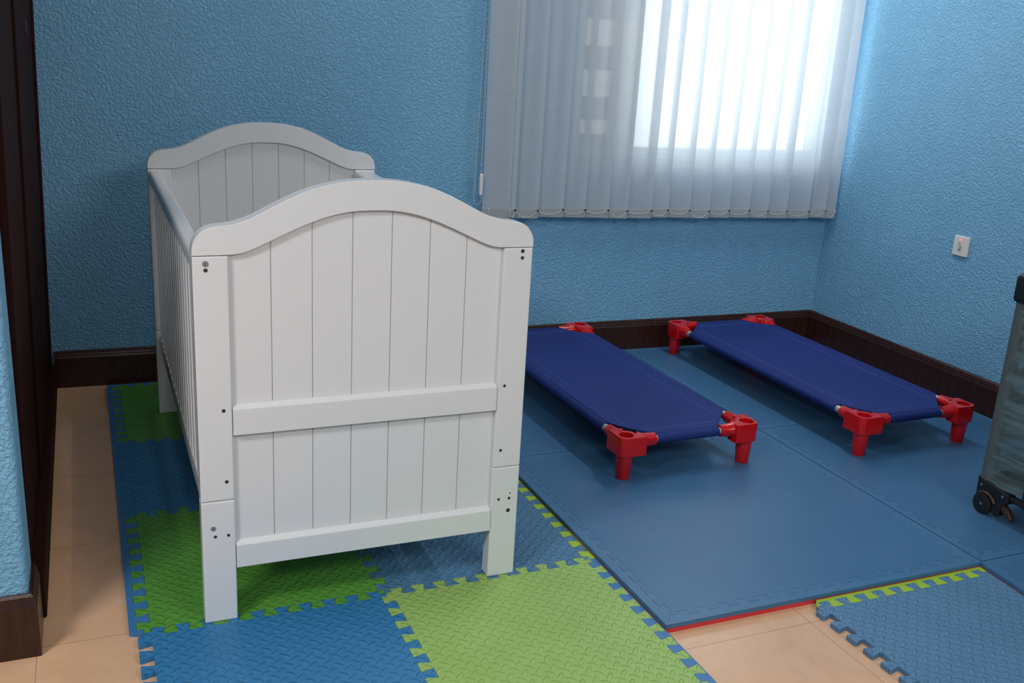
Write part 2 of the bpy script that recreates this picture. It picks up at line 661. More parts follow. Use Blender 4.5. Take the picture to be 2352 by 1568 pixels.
bm = bmesh.new()
box(bm, (1.52, BD - 0.025, BTOP), (3.30, BD + 0.025, BTOP + 0.045), WM)
bl('headrail', bm, PLASTIC, bevel=0.003)
hooks = []
for i, (a, b) in enumerate(SLATS):
    bot = BOT0 + (BOT1 - BOT0) * (i / (len(SLATS) - 1)) + random.uniform(-0.003, 0.003)
    if 7 <= i <= 14:
        a, b = a + 0.006, b - 0.006
    w = b - a
    y0, y1 = BD + 0.016, BD - 0.012
    wob = random.uniform(-0.003, 0.003)
    bm = bmesh.new()
    N = 6
    cols = []
    for k in range(N + 1):
        f_ = k / N
        s = a + w * f_
        dep = y0 + (y1 - y0) * f_ + 0.006 * math.sin(math.pi * f_)
        cols.append([bm.verts.new(WM @ Vector((s + wob * (zz - bot), dep, zz))) for zz in (bot + 0.004, bot + 0.4, bot + 0.9, BTOP)])
    for c0, c1 in zip(cols, cols[1:]):
        for q in range(3):
            bm.faces.new((c0[q], c1[q], c1[q + 1], c0[q + 1]))
    sl = bl('slat', bm, SLAT)
    bm = bmesh.new()
    ang = math.atan2(y1 - y0, w)
    loc = WM @ Matrix.Translation((a + w / 2, (y0 + y1) / 2 + 0.002, bot)) @ Matrix.Rotation(ang, 4, 'Z')
    L = math.hypot(w, y1 - y0) / 2 - 0.001
    box(bm, (-L, -0.0022, 0.0), (L, 0.0022, 0.038), loc)
    wt = bl('bottom_weight', bm, WEIGHT, sl, bevel=0.001)
    hooks.append((a + 0.004, y0, bot + 0.034))
    hooks.append((b - 0.004, y1, bot + 0.034))
# spacer chains sag between the weights
for (s0, d0, z0), (s1, d1, z1) in zip(hooks[1:], hooks[3:]):
    bm = bmesh.new()
    sag = 0.012 + 0.010 * random.random() + (0.008 if abs(s1 - s0) < 0.10 else 0.0)
    pts = []
    for k in range(13):
        f_ = k / 12
        pts.append(WM @ Vector((s0 + (s1 - s0) * f_, -0.006 + min(d0, d1), z0 + (z1 - z0) * f_ - sag * 4 * f_ * (1 - f_))))
    tube(bm, pts, 0.0011, 6)
    for p in (pts[0], pts[-1]):
        tube(bm, [p + Vector((0, -0.002, 0)), p + Vector((0, 0.003, 0))], 0.004, 8)
    bl('spacer_chain', bm, BEAD)
# control chain with its little weight at the left end
bm = bmesh.new()
top, wtop, wbot = wp(1.590, BD - 0.004, BTOP), wp(1.582, BD - 0.004, 0.796), wp(1.582, BD - 0.004, 0.712)


def beads(bm, pts, r=0.0021, step=0.0058):
    d = 0.0
    for p, q in zip(pts, pts[1:]):
        L = (q - p).length
        while d < L:
            c = p + (q - p) * (d / L)
            bmesh.ops.create_icosphere(bm, subdivisions=1, radius=r, matrix=Matrix.Translation(c))
            d += step
        d -= L


beads(bm, [top, wtop])
arc = [wbot + Vector((0.004, 0, 0))]
for k in range(15):
    a = -0.1 - k / 14 * (math.pi - 0.2)
    arc.append(wp(1.571 + 0.016 * math.cos(a), BD - 0.004, 0.700 + 0.026 * math.sin(a)))
arc += [wp(1.558, BD - 0.004, 0.80), wp(1.566, BD - 0.004, 1.2), wp(1.578, BD - 0.004, BTOP)]
beads(bm, arc)
bl('control_chain', bm, BEAD)
bm = bmesh.new()
box(bm, (1.576, BD - 0.010, 0.712), (1.590, BD + 0.002, 0.798), WM)
bl('chain_weight', bm, PLASTIC, bevel=0.003)


# ------------------------------------------------------------------ white crib
CW, LW, CL, CT = 0.755, 0.0715, 1.371, 0.040
crib = thing('crib', 'white wooden crib with arched planked ends and slatted sides, standing on the puzzle mats', 'crib', (0, 0, 0))
OUT = [(0.0, 0.8435), (0.0, 0.858), (0.004, 0.874), (0.0135, 0.888), (0.026, 0.898), (0.044, 0.903), (0.068, 0.905), (0.090, 0.909),
       (0.115, 0.9175), (0.142, 0.931), (0.175, 0.948), (0.207, 0.9635), (0.240, 0.977), (0.273, 0.986), (0.313, 0.9935), (0.345, 0.996)]
INN = [(0.0, 0.8435), (0.068, 0.8435), (0.090, 0.845), (0.106, 0.8485), (0.128, 0.857), (0.156, 0.870), (0.203, 0.892), (0.246, 0.910), (0.290, 0.9235), (0.334, 0.931)]


def sym(pts):
    return pts + [(CW / 2, pts[-1][1] + 0.001)] + [(CW - x, z) for x, z in reversed(pts)]


def smooth_pts(p, it=1):
    for _ in range(it):
        q = [p[0]]
        for a, b in zip(p, p[1:]):
            q.append((a[0] * 0.75 + b[0] * 0.25, a[1] * 0.75 + b[1] * 0.25))
            q.append((a[0] * 0.25 + b[0] * 0.75, a[1] * 0.25 + b[1] * 0.75))
        q.append(p[-1])
        p = q
    return p


OUTS, INNS = smooth_pts(sym(OUT)), smooth_pts(sym(INN))


def arch(x):
    for (x0, z0), (x1, z1) in zip(INNS, INNS[1:]):
        if x0 <= x <= x1 and x1 > x0:
            return z0 + (z1 - z0) * (x - x0) / (x1 - x0)
    return INNS[0][1]


ZL, ZRB = 0.2965, 0.130


def crib_end(y0, outward):
    """one end: y0..y0+CT; outward = -1 when the outside faces -y"""
    y1 = y0 + CT
    # curved top rail
    bm = bmesh.new()
    n = 90
    prev = None
    pts = OUTS + list(reversed(INNS))
    pts = pts[:len(OUTS)] + [p for p in list(reversed(INNS))[1:-1]]
    # strip so the concave outline stays clean
    def zo(x):
        for (x0, z0), (x1, z1) in zip(OUTS, OUTS[1:]):
            if x0 <= x <= x1 and x1 - x0 > 1e-9:
                return z0 + (z1 - z0) * (x - x0) / (x1 - x0)
        return OUTS[0][1]
    xs = sorted(set([round(p[0], 5) for p in OUTS] + [round(p[0], 5) for p in INNS] + [CW * k / n for k in range(n + 1)]))
    xs = [x for x in xs if 0 <= x <= CW]
    cols = []
    for x in xs:
        top_ = max(zo(x), arch(x) + 0.012)
        b_ = arch(x) + 0.0006
        cols.append((bm.verts.new((x, y0, b_)), bm.verts.new((x, y0, top_)), bm.verts.new((x, y1, top_)), bm.verts.new((x, y1, b_))))
    for a, b in zip(cols, cols[1:]):
        for k in range(4):
            bm.faces.new((a[k], b[k], b[(k + 1) % 4], a[(k + 1) % 4]))
    bm.faces.new(cols[0])
    bm.faces.new(cols[-1][::-1])
    bmesh.ops.remove_doubles(bm, verts=bm.verts, dist=1e-5)
    finish('top_rail', bm, WHITE, crib, bevel=0.003, seg=3, ang=50)
    # planked panel with V grooves on both faces
    bm = bmesh.new()
    PX0, PX1 = LW - 0.004, CW - LW + 0.004
    pw = (CW - 2 * LW) / 7
    py0, py1 = y0 + 0.012, y0 + 0.012 + 0.016
    gw, gd = 0.0016, 0.0035
    prof = [(PX0, 0.0)]
    for k in range(1, 7):
        gx = LW + pw * k
        prof += [(gx - gw, 0.0), (gx, gd), (gx + gw, 0.0)]
    prof.append((PX1, 0.0))
    fine = []
    for (xa, da), (xb, db) in zip(prof, prof[1:]):
        m_ = 1 if abs(xb - xa) < 0.01 else 5
        for q in range(m_):
            fine.append((xa + (xb - xa) * q / m_, da + (db - da) * q / m_))
    fine.append(prof[-1])
    prev = None
    for x, d in fine:
        zt = arch(x) + 0.004
        c = (bm.verts.new((x, py0 + d, 0.15)), bm.verts.new((x, py0 + d, zt)), bm.verts.new((x, py1 - d, zt)), bm.verts.new((x, py1 - d, 0.15)))
        if prev:
            for k in range(4):
                bm.faces.new((prev[k], c[k], c[(k + 1) % 4], prev[(k + 1) % 4]))
        else:
            bm.faces.new(c)
        prev = c
    bm.faces.new(prev[::-1])
    finish('planked_panel', bm, WHITE, crib, smooth=False)
    # rails across
    for z0, z1, nm in ((0.449, 0.508, 'cross_rail'), (0.131, 0.186, 'bottom_rail')):
        bm = bmesh.new()
        pr = [(y0 - 0.003, z0), (y0 - 0.003, z1), (y0, z1 + 0.0025), (y0 + 0.0135, z1 + 0.008), (y1 - 0.0135, z1 + 0.008), (y1, z1 + 0.0025), (y1 + 0.003, z1), (y1 + 0.003, z0)]
        a = [bm.verts.new((LW + 0.0008, y, z)) for y, z in pr]
        b = [bm.verts.new((CW - LW - 0.0008, y, z)) for y, z in pr]
        bm.faces.new(a)
        bm.faces.new(b[::-1])
        for k in range(len(pr)):
            j = (k + 1) % len(pr)
            bm.faces.new((a[k], a[j], b[j], b[k]))
        finish(nm, bm, WHITE, crib, smooth=False, bevel=0.0012)
    # legs: upper post and the screwed-on extension under it
    for sx, left in ((0.0, True), (CW - LW, False)):
        lg = finish('leg', B((sx, y0, ZL + 0.0012), (sx + LW, y1, 0.8425)), WHITE, crib, smooth=False, bevel=0.0035, seg=3)
        finish('leg_extension', B((sx, y0, 0.0), (sx + LW, y1, ZL)), WHITE, lg, smooth=False, bevel=0.003, seg=2)
        if outward < 0:
            holes = ([(0.026, 0.814, 0.0042), (0.0535, 0.507, 0.0040), (0.0555, 0.342, 0.0040), (0.028, 0.213, 0.0035), (0.056, 0.213, 0.0035)] if left else
                     [(0.729, 0.835, 0.0046), (0.729, 0.819, 0.0042), (0.702, 0.509, 0.0036), (0.701, 0.343, 0.0036), (0.703, 0.212, 0.0034), (0.731, 0.212, 0.0036), (0.733, 0.225, 0.0018), (0.730, 0.179, 0.0052)])
            for x, z, r in holes:
                bm = bmesh.new()
                disc_y(bm, x, y0 - 0.0006, z, r, 0.003)
                h = finish('screw_hole', bm, GROOVE, lg)
                h['label'] = 'dark round screw hole'
            if left:
                for x, z, r in ((0.026, 0.8275, 0.0062), (0.024, 0.2335, 0.0055)):
                    bm = bmesh.new()
                    disc_y(bm, x, y0 - 0.0012, z, r, 0.003, 18)
                    for dx, dz in ((0.0035, 0.0008), (0.0008, 0.0035)):
                        box(bm, (x - dx, y0 - 0.0016, z - dz), (x + dx, y0 - 0.0010, z + dz))
                    h = finish('screw_head', bm, STEEL, lg, smooth=False)
                    h['label'] = 'bright steel cross-head screw'


crib_end(0.0, -1)
crib_end(CL, 1)
for x0, x1, xm in ((0.003, 0.040, 0.0225), (CW - 0.075, CW - 0.004, CW - 0.031)):
    # top bar with rounded shoulders
    bm = bmesh.new()
    pr = []
    for k in range(13):
        a = math.pi * k / 12
        pr.append(((x0 + x1) / 2 - (x1 - x0) / 2 * math.copysign(abs(math.cos(a)) ** 0.6, math.cos(a)), 0.820 + 0.018 * math.sin(a) ** 0.55))
    pr += [(x1, 0.806), (x1 - 0.008, 0.797), (x0 + 0.008, 0.797), (x0, 0.806)]
    prism_xz(bm, pr, CT - 0.001, CL + 0.001)
    finish('side_top_bar', bm, WHITE, crib)
    finish('side_bottom_bar', B((xm - 0.0095, CT - 0.001, 0.234), (xm + 0.0095, CL + 0.001, 0.280)), WHITE, crib, smooth=False, bevel=0.004, seg=3)
    NS = 20
    for k in range(NS):
        y = CT + 0.038 + (CL - CT - 0.076) * k / (NS - 1)
        finish('slat', B((xm - 0.008, y - 0.011, 0.272), (xm + 0.008, y + 0.011, 0.804)), WHITE, crib, smooth=False, bevel=0.003)
bm = bmesh.new()
box(bm, (0.062, CT + 0.002, 0.285), (CW - 0.062, CL - 0.002, 0.300))
finish('mattress_base', bm, WHITE, crib, smooth=False)

# ------------------------------------------------------------------ puzzle mats
TD = 0.0145          # half depth of a tooth


def seam(p, q, n=10, d=TD, lead=0.10):
    """dovetail seam from p to q; +v is to the left of the direction"""
    p, q = Vector(p), Vector(q)
    L = (q - p).length
    u = (q - p) / L
    v = Vector((-u.y, u.x))
    c = L / n
    pts = [p.copy()]
    for k in range(n):
        b = k * c
        prof = [(0.15, -1), (0.29, -1), (0.31, -0.8), (0.20, 0.75), (0.23, 1), (0.77, 1), (0.80, 0.75), (0.69, -0.8), (0.71, -1), (0.85, -1)]
        if k == 0:
            prof = [(0.27, 0), (0.26, 0.75), (0.29, 1)] + prof[5:]
        elif k == n - 1:
            prof = prof[:5] + [(0.71, 1), (0.74, 0.75), (0.73, 0)]
        for uu, vv in prof:
            pts.append(p + u * (b + uu * c) + v * (d * vv))
    pts.append(q.copy())
    return pts


def mat_mesh(loop, z0, z1, cx, cy, gap=0.0004):
    """closed outline -> solid; origin at the middle of the piece"""
    pts = []
    for p in loop:
        if not pts or (p - pts[-1]).length > 1e-5:
            pts.append(p)
    if (pts[0] - pts[-1]).length < 1e-5:
        pts.pop()
    # shrink along vertex normals for the hairline between pieces
    n = len(pts)
    area = sum(pts[i].x * pts[(i + 1) % n].y - pts[(i + 1) % n].x * pts[i].y for i in range(n))
    sgn = 1 if area > 0 else -1
    q = []
    for i in range(n):
        a, b, c = pts[i - 1], pts[i], pts[(i + 1) % n]
        e1, e2 = (b - a).normalized(), (c - b).normalized()
        nn = Vector((-(e1.y + e2.y), e1.x + e2.x))
        if nn.length > 1e-6:
            nn.normalize()
        q.append(b + nn * gap * sgn)
    # constrained triangulation keeps the dovetails exact
    flat = [Vector((p.x - cx, p.y - cy)) for p in q]
    ed = [(i, (i + 1) % n) for i in range(n)]
    vs, _, fs, _, _, _ = delaunay_2d_cdt(flat, ed, [], 1, 1e-7)
    bm = bmesh.new()
    lo = [bm.verts.new((v.x, v.y, z0)) for v in vs]
    hi = [bm.verts.new((v.x, v.y, z1)) for v in vs]
    for f in fs:
        bm.faces.new([hi[i] for i in f])
        bm.faces.new([lo[i] for i in reversed(f)])
    for i in range(n):
        j = (i + 1) % n
        try:
            bm.faces.new((lo[i], lo[j], hi[j], hi[i]))
        except ValueError:
            pass
    return bm


GX = [-0.130, 0.420, 0.9775]
GY = [-1.130, -0.562, 0.004, 0.594, 1.131, 1.692]


def edge(p, q, kind):
    """the shared seams run in +x or +y; reversed for the other neighbour"""
    p, q = Vector(p), Vector(q)
    if kind == 'straight':
        return [p, q]
    fwd = (q.x - p.x) + (q.y - p.y) > 0
    s = seam(p, q) if fwd else list(reversed(seam(q, p)))
    return s


def puzzle_tile(x0, y0, x1, y1, material, label, kinds=('s', 's', 's', 's'), name='puzzle_mat', cat='play mat', corners=None):
    lp = []
    c = corners or [(x0, y0), (x1, y0), (x1, y1), (x0, y1)]
    for k in range(4):
        lp += edge(c[k], c[(k + 1) % 4], 'straight' if kinds[k] == '-' else 'seam')
    cx, cy = (x0 + x1) / 2, (y0 + y1) / 2
    bm = mat_mesh(lp, FLOOR, 0.0, cx, cy)
    o = finish(name, bm, material, smooth=False)
    o.location = (cx, cy, 0)
    return tag(o, label, cat, 'interlocking foam puzzle mats')


def strip(p, q, rest, material, label):
    """border piece: toothed seam p->q, then the plain corners in rest (counter-clockwise)"""
    lp = edge(p, q, 'seam') + [Vector(r) for r in rest]
    pts = [Vector(p), Vector(q)] + [Vector(r) for r in rest]
    c = sum(pts, Vector((0, 0))) / len(pts)
    o = finish('mat_border_strip', mat_mesh(lp, FLOOR, 0.0, c.x, c.y), material, smooth=False)
    o.location = (c.x, c.y, 0)
    return tag(o, label, 'mat border strip', 'straight-edged border strips of the puzzle mats')


T = puzzle_tile
T(GX[0], GY[1], GX[1], GY[2], FBLUE, 'blue puzzle mat in front of the crib, loose teeth along its left side')
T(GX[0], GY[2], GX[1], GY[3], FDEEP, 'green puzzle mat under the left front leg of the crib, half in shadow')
T(GX[0], GY[3], GX[1], GY[4], FBLUE, 'dark shaded blue puzzle mat left of the crib, between two green mats')
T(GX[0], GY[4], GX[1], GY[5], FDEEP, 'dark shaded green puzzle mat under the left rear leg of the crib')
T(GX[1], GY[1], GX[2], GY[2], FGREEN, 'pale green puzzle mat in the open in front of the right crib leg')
T(GX[1], GY[2], GX[2], GY[3], FGREYBLUE, 'blue puzzle mat under the right front leg of the crib, bordered in lime')
T(GX[1], GY[3], GX[2], GY[4], FGREEN, 'green puzzle mat hidden beneath the middle of the crib')
T(GX[1], GY[4], GX[2], GY[5], FBLUE, 'blue puzzle mat hidden beneath the rear right of the crib')
T(GX[1], GY[0], GX[2], GY[1], FBLUE, 'blue puzzle mat nearest the camera, cut off by the bottom edge')
SX = -0.1605
strip((GX[0], GY[2]), (GX[0], GY[3]), [(SX, GY[3]), (SX, GY[2] + 0.014)], FEDGE, 'blue border strip along the green mat by the left front crib leg')
strip((GX[0], GY[3]), (GX[0], GY[4]), [(SX, GY[4]), (SX, GY[3])], FEDGE, 'dark blue border strip along the shaded blue mat left of the crib')
strip((GX[0], GY[4]), (GX[0], GY[5]), [(GX[0], 1.716), (SX, 1.716), (SX, GY[4])], FEDGE, 'dark blue border strip along the rear left green mat, ending at the skirting')
strip((GX[0], GY[5]), (GX[1], GY[5]), [(GX[1], 1.712), (GX[0], 1.714)], FEDGE, 'narrow blue border strip against the back skirting behind the crib')
strip((GX[2], GY[3]), (GX[2], GY[2]), [(0.9945, GY[2]), (0.9945, GY[3])], FLIME, 'lime border strip between the blue puzzle mat and the thick blue mat')
strip((GX[2], GY[2]), (GX[2], GY[1]), [(0.9945, GY[1]), (0.9945, GY[2])], FEDGE, 'blue border strip along the right side of the bright green mat')
strip((GX[2], GY[1]), (GX[2], GY[0]), [(0.9945, GY[0]), (0.9945, GY[1])], FLIME, 'lime border strip tip by the tiled floor at the bottom edge')

# the loose light blue mat at the lower right with its lime border strip
RX0, RX1, RY0, RY1, RXT = 1.411, 1.974, -0.940, -0.378, 1.985
T(RX0, RY0, RX1, RY1, FLIGHT, 'light blue puzzle mat with its toothed left side loose on the tiled floor', kinds=('s', '-', 's', 's'), corners=[(RX0, RY0), (1.936, RY0), (RXT, RY1), (RX0, RY1)])
strip((RX0, RY1), (RXT, RY1), [(RXT + 0.002, -0.3525), (RX0 + 0.020, -0.3525)], FLIME, 'lime border strip on the loose light blue mat, along the thick mat front')


# ------------------------------------------------------------------ thick reversible mats
def wave(p, q, pitch=0.057, d=0.009):
    p, q = Vector(p), Vector(q)
    n = max(2, round((q - p).length / pitch))
    return seam(p, q, n, d)


def thick_mat(poly, label):
    """poly: 4 corners (counter-clockwise) of the outside; blue top with toothed borders, red underside"""
    P = [Vector(p) for p in poly]
    ctr = sum(P, Vector((0, 0))) / 4
    w = 0.034
    inner = []
    for k in range(4):
        e1 = (P[k] - P[k - 1]).normalized()
        e2 = (P[(k + 1) % 4] - P[k]).normalized()
        n1, n2 = Vector((-e1.y, e1.x)), Vector((-e2.y, e2.x))
        inner.append(P[k] + (n1 + n2) * w / max(0.5, 1 + n1.dot(n2)))
    top, mid = 0.012, 0.0005
    lp = []
    waves = []
    for k in range(4):
        s = wave(inner[k], inner[(k + 1) % 4])
        waves.append(s)
        lp += s
    bm = mat_mesh(lp, mid, top, ctr.x, ctr.y, 0.0003)
    root = finish('thick_floor_mat', bm, THICK, smooth=False)
    root.location = (ctr.x, ctr.y, 0)
    tag(root, label, 'floor mat', 'thick blue reversible floor mats')
    for k in range(4):
        lp = [P[k], P[(k + 1) % 4]] + list(reversed(waves[k]))
        bm = mat_mesh(lp, mid, top - 0.0004, ctr.x, ctr.y, 0.0003)
        finish('border', bm, THICK2, root, smooth=False, bevel=0.0015 if k < 0 else 0.0)
    bm = bmesh.new()
    q = [p + (ctr - p).normalized() * 0.0015 for p in P]
    prism(bm, [(p.x - ctr.x, p.y - ctr.y) for p in q], FLOOR, mid)
    u = finish('underside_layer', bm, REDF, root, smooth=False)
    u['label'] = 'red foam lower half'
    return root


thick_mat([(0.9965, -0.348), (1.9945, -0.3505), (1.9945, 0.652), (0.9965, 0.6555)], 'thick blue mat with a long red front edge, under the left cot near legs')
thick_mat([(0.9965, 0.6585), (1.9935, 0.6555), (1.9935, 1.652), (0.9965, 1.695)], 'thick blue mat against the back wall under the left cot far end')
thick_mat([(1.9985, -0.345), (2.978, -0.345), (2.978, 0.651), (1.9985, 0.653)], 'thick blue mat under the playpen wheel and the right cot near legs')
thick_mat([(1.9975, 0.6565), (2.978, 0.6545), (2.978, 1.609), (1.9975, 1.651)], 'thick blue mat in the room corner under the right cot far end')
thick_mat([(1.905, -1.345), (2.976, -1.345), (2.976, -0.349), (1.990, -0.349)], 'thick blue mat beside the loose light blue puzzle mat, under the playpen')


# ------------------------------------------------------------------ stacking cots
def corner_piece():
    """red corner leg; arms run to +x and +y, leg axis at the origin"""
    bm = bmesh.new()
    H0, H1 = 0.082, 0.143
    # block outline with rounded outer corner, hole on top
    o_ = []
    R = 0.024
    c0 = -0.033
    for k in range(7):
        a = math.pi + k / 6 * math.pi / 2
        o_.append((c0 + R + R * math.cos(a), c0 + R + R * math.sin(a)))
    o_ += [(0.058, c0), (0.058, 0.012), (0.050, 0.018)]
    for k in range(7):
        a = -0.05 + k / 6 * (math.pi / 2 + 0.1)
        o_.append((0.004 + 0.034 * math.cos(a), 0.004 + 0.034 * math.sin(a)))
    o_ += [(0.018, 0.050), (0.012, 0.058), (c0, 0.058)]
    n = len(o_)
    h = 24
    hr = 0.0235
    outer_b = [bm.verts.new((x, y, H0)) for x, y in o_]
    outer_m = [bm.verts.new((x, y, H1 - 0.005)) for x, y in o_]
    cx = sum(p[0] for p in o_) / n
    cy = sum(p[1] for p in o_) / n
    outer_t = [bm.verts.new((x + (0 - x) * 0.05, y + (0 - y) * 0.05, H1)) for x, y in o_]
    for A, Bv in ((outer_b, outer_m), (outer_m, outer_t)):
        for i in range(n):
            j = (i + 1) % n
            bm.faces.new((A[i], A[j], Bv[j], Bv[i]))
    bm.faces.new(outer_b[::-1])
    rim = [bm.verts.new((hr * math.cos(2 * math.pi * k / h), hr * math.sin(2 * math.pi * k / h), H1)) for k in range(h)]
    low = [bm.verts.new((hr * 0.9 * math.cos(2 * math.pi * k / h), hr * 0.9 * math.sin(2 * math.pi * k / h), H1 - 0.045)) for k in range(h)]
    for k in range(h):
        j = (k + 1) % h
        bm.faces.new((rim[k], rim[j], low[j], low[k]))
    bm.faces.new(low)
    # ring between outline and hole
    e1 = [bm.edges.get((outer_t[i], outer_t[(i + 1) % n])) for i in range(n)]
    e2 = [bm.edges.get((rim[k], rim[(k + 1) % h])) for k in range(h)]
    bmesh.ops.triangle_fill(bm, edges=e1 + e2, use_beauty=True)
    # leg
    tube(bm, [(0, 0, 0.0), (0, 0, 0.003), (0, 0, H0 + 0.004)], [0.0205, 0.0222, 0.0275], 24)
    # ribbed sleeves
    for ax in (Vector((1, 0, 0)), Vector((0, 1, 0))):
        side = Vector((-ax.y, ax.x, 0))
        st = 30
        rings = []
        for d, r in ((0.034, 0.025), (0.060, 0.0235), (0.062, 0.0215), (0.104, 0.0185), (0.104, 0.013)):
            ring = []
            for k in range(st):
                a = 2 * math.pi * k / st
                rr = r * (1 + (0.07 if (k // 3) % 2 == 0 and d > 0.061 else 0.0))
                ring.append(bm.verts.new(ax * d - Vector((0, 0, 0)) + side * (rr * math.cos(a)) + Vector((0, 0, 0.1195 + rr * math.sin(a)))))
            rings.append(ring)
        for A, Bv in zip(rings, rings[1:]):
            for k in range(st):
                bm.faces.new((A[k], A[(k + 1) % st], Bv[(k + 1) % st], Bv[k]))
        bm.faces.new(rings[-1])
        bm.faces.new(rings[0][::-1])
    return bm


def make_cot(name, label, w, l):
    """origin under the near left leg; w to +x, l to +y"""
    t = thing(name, label, 'cot', (0, 0, 0), 0, 'blue stacking cots')
    first = None
    for x, y, rz in ((0, 0, 0), (w, 0, math.pi / 2), (w, l, math.pi), (0, l, -math.pi / 2)):
        if first is None:
            first = finish('corner_leg', corner_piece(), RED, t, bevel=0.0)
            o = first
        else:
            o = first.copy()
            C.objects.link(o)
            o.parent = t
        o.location = (x, y, 0)
        o.rotation_euler = (0, 0, rz)
    TZ, TR = 0.1195, 0.0125
    for a, b in (((0.09, 0, TZ), (w - 0.09, 0, TZ)), ((0.09, l, TZ), (w - 0.09, l, TZ)), ((0, 0.09, TZ), (0, l - 0.09, TZ)), ((w, 0.09, TZ), (w, l - 0.09, TZ))):
        bm = bmesh.new()
        tube(bm, [a, b], TR, 14)
        finish('frame_tube', bm, ALU, t)
    # fabric bed: wraps the tubes, sags, corners cut away
    bm = bmesh.new()
    cut = 0.112 + 0.018
    ecut = 0.112
    hr = 0.0155
    nx, ny = 26, 52
    xs = [k / nx for k in range(nx + 1)]
    ys = [k / ny for k in range(ny + 1)]

    def inset(v, L, c):
        return v
    verts = {}
    for i, fx in enumerate(xs):
        for j, fy in enumerate(ys):
            x, y = fx * w, fy * l
            sag = 0.012 * (math.sin(math.pi * fx) ** 0.6) * (math.sin(math.pi * fy) ** 0.35)
            verts[i, j] = (x, y, TZ + hr - sag)

    def keep(x, y):
        dx, dy = min(x, w - x), min(y, l - y)
        return dx / ecut + dy / cut > 1.0 - 1e-6
    # push grid points inside the cut corners onto the cut line
    vm = {}
    for (i, j), (x, y, z) in verts.items():
        dx, dy = min(x, w - x), min(y, l - y)
        s_ = dx / ecut + dy / cut
        if s_ < 1.0:
            if s_ < 0.62:
                continue
            # slide towards the middle
            f_ = (1.0 - s_)
            sx = 1 if x < w / 2 else -1
            sy = 1 if y < l / 2 else -1
            x += sx * f_ * ecut * 0.5
            y += sy * f_ * cut * 0.5
        vm[i, j] = bm.verts.new((x, y, z))
    for i in range(nx):
        for j in range(ny):
            q = [vm.get((i, j)), vm.get((i + 1, j)), vm.get((i + 1, j + 1)), vm.get((i, j + 1))]
            q = [v for v in q if v]
            if len(q) >= 3:
                try:
                    bm.faces.new(q)
                except ValueError:
                    pass
    lonely = [v for v in bm.verts if not v.link_faces]
    bmesh.ops.delete(bm, geom=lonely, context='VERTS')
    fab = finish('fabric_bed', bm, COTBLUE, t)
    so = fab.modifiers.new('thickness', 'SOLIDIFY')
    so.thickness = 0.0016
    so.offset = -1
    # sleeves round the tubes
    for a, b in (((ecut, 0), (w - ecut, 0)), ((ecut, l), (w - ecut, l)), ((0, cut), (0, l - cut)), ((w, cut), (w, l - cut))):
        bm = bmesh.new()
        a3, b3 = Vector((*a, TZ)), Vector((*b, TZ))
        m_ = [a3 + (b3 - a3) * k / 12 for k in range(13)]
        tube(bm, m_, hr + 0.0006, 16)
        finish('sleeve', bm, COTBLUE, fab)
    # folded hem bands along the long sides, stitched at their inner edge
    for xa, xb in ((0.002, 0.055), (w - 0.055, w - 0.002)):
        bm = bmesh.new()
        rows = []
        for k in range(41):
            y = 0.135 + (l - 0.27) * k / 40
            row = []
            for q in range(6):
                x = xa + (xb - xa) * q / 5
                sag = 0.012 * (math.sin(math.pi * x / w) ** 0.6) * (math.sin(math.pi * y / l) ** 0.35)
                row.append(bm.verts.new((x, y, TZ + hr - sag + 0.0007)))
            rows.append(row)
        for ra, rb in zip(rows, rows[1:]):
            for q in range(5):
                bm.faces.new((ra[q], ra[q + 1], rb[q + 1], rb[q]))
        hb = finish('hem_band', bm, COTHEM, fab)
        so2 = hb.modifiers.new('thickness', 'SOLIDIFY')
        so2.thickness = 0.001
        so2.offset = 0
    for x in (0.055, w - 0.055):
        bm = bmesh.new()
        pts = []
        for k in range(41):
            y = 0.10 + (l - 0.20) * k / 40
            fx, fy = x / w, y / l
            sag = 0.012 * (math.sin(math.pi * fx) ** 0.6) * (math.sin(math.pi * fy) ** 0.35)
            pts.append((x, y, TZ + hr - sag + 0.0006))
        tube(bm, pts, 0.0022, 6)
        finish('hem_stitch', bm, COTSEAM, fab)
    for y in (0.05, l - 0.05):
        bm = bmesh.new()
        pts = []
        for k in range(25):
            x = 0.09 + (w - 0.18) * k / 24
            fx, fy = x / w, y / l
            sag = 0.012 * (math.sin(math.pi * fx) ** 0.6) * (math.sin(math.pi * fy) ** 0.35)
            pts.append((x, y, TZ + hr - sag + 0.0006))
        tube(bm, pts, 0.0022, 6)
        finish('hem_stitch', bm, COTSEAM, fab)
    return t


COTW, COTL = 0.453, 1.190
cot = make_cot('stacking_cot', 'low blue fabric cot with red corner legs, next to the crib', COTW, COTL)
cot.location = (1.303, 0.418, 0.012)
cot.rotation_euler = (0, 0, math.radians(0.6))
cot2 = dup(cot, (2.195, 0.362, 0.012), 0.0, 'low blue fabric cot with red corner legs, along the switch wall')

